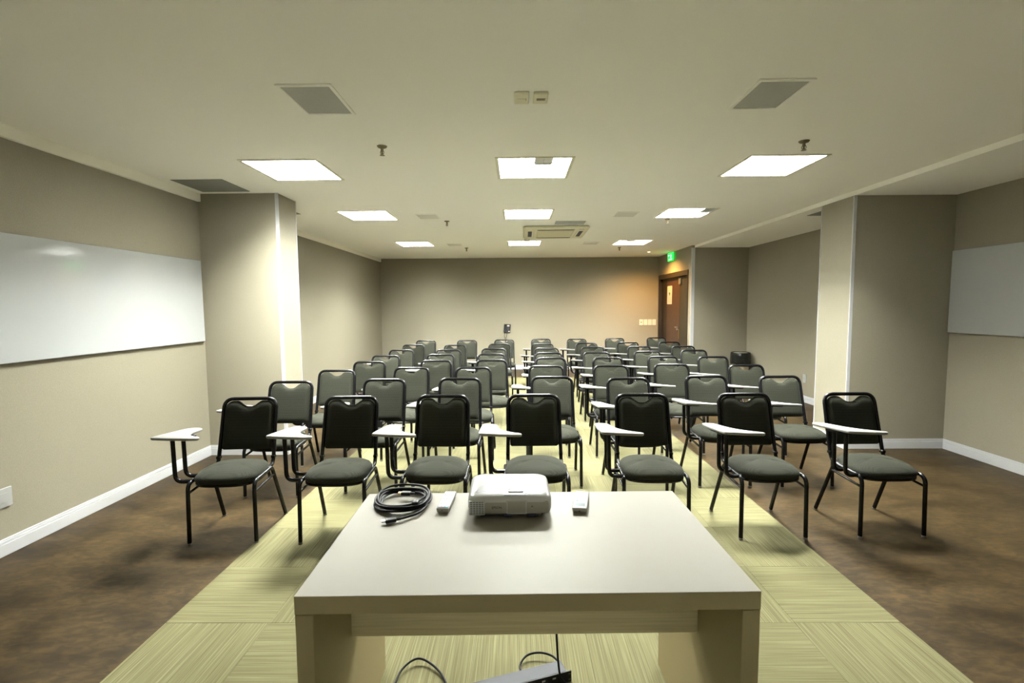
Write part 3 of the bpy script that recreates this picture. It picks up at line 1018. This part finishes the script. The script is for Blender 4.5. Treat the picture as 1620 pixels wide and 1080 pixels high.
ROWS = ('the front row nearest the table', 'the second row from the table', 'the third row from the table', 'the fourth row from the table',
        'the fifth row from the table', 'the sixth row from the table', 'the seventh row from the table', 'the last row by the back wall')
PLACES = ('leftmost', 'second from the left', 'third from the left', 'in the middle', 'third from the right', 'second from the right', 'rightmost')
proto = make_chair()
proto_parts = [(c, list(c.children)) for c in list(proto.children)]


def copy_chair():
    r = proto.copy()
    COL.objects.link(r)
    for c, subs in proto_parts:
        k = c.copy()
        COL.objects.link(k)
        k.parent = r
        for s in subs:
            q = s.copy()
            COL.objects.link(q)
            q.parent = k
    return r


for ri, row in enumerate(CHAIRS):
    for ci, (u, v) in enumerate(row):
        c = proto if (ri, ci) == (0, 0) else copy_chair()
        p = top_point(u, v)
        a = R(ROT.get((ri, ci), random.uniform(-2.0, 2.0)))
        off = Matrix.Rotation(a, 3, 'Z') @ Vector((0, 0.236, 0))
        c.location = (p.x - off.x, p.y - off.y, 0.0065 if (CL - .1 < p.x < CL + 3.6) else 0.0)
        c.rotation_euler.z = a
        place = PLACES[ci]
        tag(c, 'black padded tablet-arm chair, %s %s' % (place, ('of ' if place == 'in the middle' else 'in ') + ROWS[ri]), 'chair', 'tablet-arm chairs set out in rows')

# ------------------------------------------------------------------ table in the foreground
TZ = 0.75
TA = R(1.0)
tb = tag(empty('presenter_table', (0.021, 1.592, 0.0), TA), 'beige laminate table with slab sides in the foreground', 'table')
TW, TD = 0.619, 0.353
tt_ = MB().rbox(-TW, TW, -TD, TD, 0.700, TZ - 0.0012, 0.0008).build('tabletop', 'table', tb)
MB().rbox(-TW, TW, -TD, TD, TZ - 0.0012, TZ, 0.0003).build('top_surface', 'table_top', tt_)['label'] = 'cream laminate top surface'
for s in (-1, 1):
    a, b = sorted((s * TW, s * (TW - 0.048)))
    MB().rbox(a, b, -TD + 0.002, TD - 0.002, 0.006, 0.697, 0.0015).build('side_panel', 'table', tb)
MB().rbox(-TW + 0.048, TW - 0.048, -0.055, -0.037, 0.428, 0.699, 0.001).build('modesty_panel', 'table_wood', tb)

# ------------------------------------------------------------------ projector
pj = tag(empty('projector', (-0.030, 1.815, TZ), R(1.2)), 'white projector with closed lens cover on the table', 'projector')


def rounded_rect(hx, hy, r, n=6):
    o = []
    for (cx, cy, a0) in ((hx - r, hy - r, 0), (-hx + r, hy - r, 90), (-hx + r, -hy + r, 180), (hx - r, -hy + r, 270)):
        for k in range(n + 1):
            a = R(a0 + 90 * k / n)
            o.append((cx + r * math.cos(a), cy + r * math.sin(a)))
    return o


def loft(layers, n=6):
    m = MB()
    vs_, fs = [], []
    for (hx, hy, r, z, dy) in layers:
        vs_ += [(x, y + dy, z) for x, y in rounded_rect(hx, hy, r, n)]
    c = 4 * (n + 1)
    for i in range(len(layers) - 1):
        for k in range(c):
            k2 = (k + 1) % c
            fs.append((i * c + k, i * c + k2, (i + 1) * c + k2, (i + 1) * c + k))
    fs.append(tuple(reversed(range(c))))
    fs.append(tuple((len(layers) - 1) * c + k for k in range(c)))
    return m.add(vs_, fs)


PX, PY = 0.151, 0.122
body = loft([(PX - .020, PY - .012, .03, .012, .004), (PX - .004, PY - .004, .032, .020, 0), (PX, PY, .034, .035, 0), (PX, PY, .034, .062, 0), (PX - .001, PY - .001, .034, .070, 0),
             (PX - .006, PY - .005, .034, .079, 0), (PX - .016, PY - .014, .034, .0845, 0.002), (PX - .035, PY - .03, .03, .0870, 0.004), (PX - .07, PY - .06, .03, .0880, 0.004)]).build('body', 'projector', pj, 60)
fy_ = -PY
MB().rbox(-PX + .058, PX - .012, fy_ - .0015, fy_ + .006, .021, .064, .006, 2).build('front_panel', 'projector_face', pj, 40)
lc = MB().rbox(-0.010, 0.058, fy_ - .0035, fy_ + .004, .022, .0655, .004, 2).build('lens_cover', 'projector_face', pj, 40)
MB().rbox(-0.014, 0.062, fy_ - .0025, fy_ + .004, .019, .0675, .005, 2).build('lens_surround', 'projector', lc, 40)
vg = MB().rbox(-PX + .006, -PX + .060, fy_ - .0005, fy_ + .012, .017, .067, .005, 2).build('vent_panel', 'vent_dark', pj, 40)
for k in range(8):
    z = .0175 + k * .0068
    MB().rbox(-PX + .004 + (0.004 if k == 0 else 0), -PX + .062, fy_ - .0035, fy_ + .004, z, z + .0034, .0008).build('vent_slat', 'projector', vg)
for k in range(6):
    x = -PX + .007 + k * .0102
    MB().box(x, x + .0024, fy_ - .0030, fy_ + .004, .018, .067).build('vent_rib', 'projector', vg)
text_part('EPSON', 0.0118, 'brand_lettering', 'ink_dark', pj, (-0.047, fy_ - .0018, .0435), (R(90), 0, 0))
text_part('6L', 0.0085, 'feature_mark', 'ink_dark', pj, (0.080, fy_ - .0018, .047), (R(90), 0, 0))
MB().box(0.073, 0.087, fy_ - .002, fy_ - .001, .0395, .0408).build('feature_caption', 'ink_grey', pj)
MB().rbox(-0.006, 0.050, -0.092, -0.062, .0865, .0885, .003, 2).build('cover_slider', 'projector_grey', pj, 40)
MB().box(-0.004, 0.045, -0.046, -0.043, .0872, .0886).build('slider_scale', 'button_navy', pj)
MB().rbox(-0.022, 0.058, -0.1105, -0.106, .0798, .0835, .001).build('slider_slot', 'button_navy', pj)
for k in range(5):
    MB().box(-0.125 + .004 * k, -0.052, -0.085 + k * .013, -0.081 + k * .013, .0868, .0876).build('label_line', 'ink_pale', pj)
MB().box(-0.018, 0.01, 0.03, 0.045, .0875, .0884).build('top_mark', 'ink_pale', pj)
for (x, y) in ((-0.115, -0.09), (0.105, -0.09), (-0.115, 0.09), (0.115, 0.09)):
    MB().lathe([(0.008, 0.0005), (0.009, 0.003), (0.009, 0.016)], 12, (x, y, 0)).build('foot', 'projector_grey', pj, 40)
MB().rbox(0.060, 0.095, -0.115, -0.085, 0.004, 0.016, 0.002).build('foot_release', 'vent_dark', pj)
MB().rbox(-0.02, 0.006, fy_ - .002, fy_ + .006, .0125, .0185, .001).build('release_slot', 'button_navy', pj)

# ------------------------------------------------------------------ remotes
r1 = tag(empty('remote_control', (-0.272, 1.825, TZ), R(-3)), 'slim white remote control beside the coiled cable', 'remote')
MB().rbox(-0.021, 0.021, -0.082, 0.082, 0.002, 0.012, 0.003, 2).build('underside', 'remote_grey', r1, 40)
MB().rbox(-0.0235, 0.0235, -0.084, 0.084, 0.009, 0.021, 0.004, 3).build('case', 'plastic_white', r1, 40)
MB().rbox(-0.021, 0.021, -0.079, -0.060, 0.0205, 0.0216, 0.0005).build('button_strip', 'button_navy', r1)
for x, m_ in ((-0.013, 'plastic_white'), (0.0, 'plastic_white'), (0.013, 'button_teal')):
    MB().rbox(x - .005, x + .005, -0.076, -0.064, 0.021, 0.0226, 0.0005).build('button', m_, r1)
for j in range(5):
    for x in (-0.012, 0.0, 0.012):
        MB().rbox(x - .004, x + .004, -0.045 + j * .016, -0.038 + j * .016, 0.0205, 0.0218, 0.0005).build('button', 'plastic_white', r1)
MB().box(-0.017, 0.017, 0.040, 0.045, 0.0208, 0.0214).build('printed_band', 'ink_pale', r1)
MB().rbox(-0.016, 0.016, 0.074, 0.0845, 0.012, 0.0205, 0.002).build('emitter_window', 'lcd', r1)
MB().lathe([(0.0022, -0.001), (0.0022, 0.001)], 8, (-0.002, -0.0842, 0.0125), 1, 0.5).build('screw_hole', 'ink_dark', r1)

r2 = tag(empty('remote_control', (0.243, 1.822, TZ), R(-11.5)), 'wider white remote control with a grey display, right of the projector', 'remote')
MB().rbox(-0.025, 0.025, -0.082, 0.082, 0.002, 0.010, 0.003, 2).build('underside', 'remote_grey', r2, 40)
MB().rbox(-0.027, 0.027, -0.085, 0.085, 0.008, 0.021, 0.005, 3).build('case', 'plastic_white', r2, 40)
MB().rbox(-0.018, 0.018, -0.068, -0.038, 0.0205, 0.0214, 0.0005).build('display', 'lcd', r2)
MB().rbox(-0.0185, -0.009, -0.024, -0.012, 0.0205, 0.022, 0.0006).build('button', 'lcd', r2)
for j in range(3):
    for x in (-0.013, 0.013):
        MB().rbox(x - .005, x + .005, -0.006 + j * .015, 0.001 + j * .015, 0.0205, 0.0217, 0.0005).build('button', 'plastic_white', r2)
        MB().box(x - .005, x + .005, 0.003 + j * .015, 0.005 + j * .015, 0.0205, 0.0213).build('printed_line', 'ink_pale', r2)
MB().box(-0.006, 0.008, 0.048, 0.051, 0.0205, 0.0213).build('printed_line', 'ink_pale', r2)
MB().lathe([(0.003, -0.001), (0.003, 0.001)], 8, (0.0, -0.0855, 0.010), 1, 0.5).build('screw_hole', 'ink_dark', r2)

# ------------------------------------------------------------------ coiled video cable
cc = tag(empty('video_cable', (-0.447, 1.838, TZ)), 'coiled black video cable at the left end of the table', 'cable')
pts = [(0.018, -0.168, 0.012), (0.045, -0.150, 0.010), (0.085, -0.110, 0.010), (0.103, -0.05, 0.010)]
loops = 6
NP = 14
for k in range(loops * NP + 1):
    a = 2 * math.pi * k / NP - 0.25
    L_ = k / NP
    rx = 0.098 - 0.011 * math.sin(L_ * 2.3) - (0.006 if int(L_) % 2 else 0)
    ry = 0.102 - 0.012 * math.cos(L_ * 1.7)
    cxo, cyo = 0.006 * math.sin(L_ * 3.1), 0.010 * math.cos(L_ * 2.2) + 0.012
    z = 0.006 + 0.0030 * L_ + 0.004 * (1 + math.sin(a)) * (L_ / loops) + 0.003 * math.sin(3 * a)
    pts.append((cxo + rx * math.cos(a), cyo + ry * math.sin(a), max(0.0055, z)))
pts += [(0.085, 0.010, 0.027), (0.065, 0.038, 0.025), (0.040, 0.050, 0.0235)]
MB().tube(smooth_open(pts, 4), 0.0046, 8).build('cord', 'cable', cc, 50)
strap = MB().rbox(0.052, 0.076, -0.075, -0.045, 0.004, 0.034, 0.006, 2).build('tie', 'black_plastic', cc)
strap.rotation_euler.z = R(0)


def plug(loc, rz, tip, cable_first):
    p = MB().rbox(-0.020, 0.018, -0.011, 0.011, -0.0065, 0.0065, 0.003, 2).build('plug', 'black_plastic', cc, 40)
    p.location = loc
    p.rotation_euler.z = rz
    MB().rbox(-0.033, -0.019, -0.007, 0.007, -0.003, 0.003, 0.0006).build('contact', tip, p)
    MB().tube([(0.016, 0, 0), (0.034, 0, 0)], 0.006, 8).build('strain_relief', 'black_plastic', p, 40)


plug((0.000, -0.172, 0.0105), R(22), 'steel', True)
plug((0.006, 0.045, 0.0225), R(-6), 'gold', False)

# ------------------------------------------------------------------ rack power strip and cables under the table
ps = tag(empty('power_strip', (0.196, 1.905, 0.0065), R(19)), 'black rack power strip on the carpet under the table', 'power strip')
MB().rbox(-0.46, -0.018, -0.045, 0.020, 0.001, 0.044, 0.002).build('housing', 'rack_grey', ps)
MB().rbox(-0.482, 0.0, -0.050, -0.045, 0.0, 0.0445, 0.001).build('face_plate', 'black_plastic', ps)
for s in (-0.474, -0.008):
    for z in (0.010, 0.034):
        MB().rbox(s - .005, s + .004, -0.0508, -0.0495, z - .0035, z + .0035, 0.0005).build('mounting_slot', 'carpet', ps)
for k in range(8):
    x = -0.075 - k * 0.045
    MB().rbox(x - .013, x + .013, -0.0515, -0.049, 0.008, 0.034, 0.001).build('socket', 'black_plastic', ps)
    MB().rbox(x - .008, x + .006, -0.0525, -0.051, 0.028, 0.035, 0.0005).build('indicator', 'plastic_white', ps)

c1 = tag(MB().tube(smooth_open([(0.138, 1.860, 0.69), (0.145, 1.865, 0.45), (0.152, 1.852, 0.20), (0.160, 1.834, 0.075), (0.172, 1.822, 0.040), (0.215, 1.805, 0.0125), (0.27, 1.79, 0.0125), (0.33, 1.72, 0.0125)]), 0.0045, 8).build('hanging_cable', 'cable', None, 50),
         'black cable hanging straight down from the table to the power strip', 'cable')
c2 = tag(MB().tube(smooth_open([(-0.50, 1.70, 0.012), (-0.495, 1.80, 0.012), (-0.480, 1.90, 0.022), (-0.425, 1.955, 0.028), (-0.35, 1.92, 0.020), (-0.29, 1.84, 0.012), (-0.25, 1.70, 0.012)]), 0.0045, 8).build('floor_cable', 'cable', None, 50),
         'black cable looped on the carpet left of the power strip', 'cable')
c3 = tag(MB().tube(smooth_open([(0.02, 1.885, 0.012), (0.005, 1.93, 0.014), (0.035, 1.975, 0.026), (0.09, 1.985, 0.032), (0.145, 1.965, 0.030), (0.178, 1.92, 0.022)]), 0.0045, 8).build('floor_cable', 'cable', None, 50),
         'short black cable arching behind the power strip', 'cable')
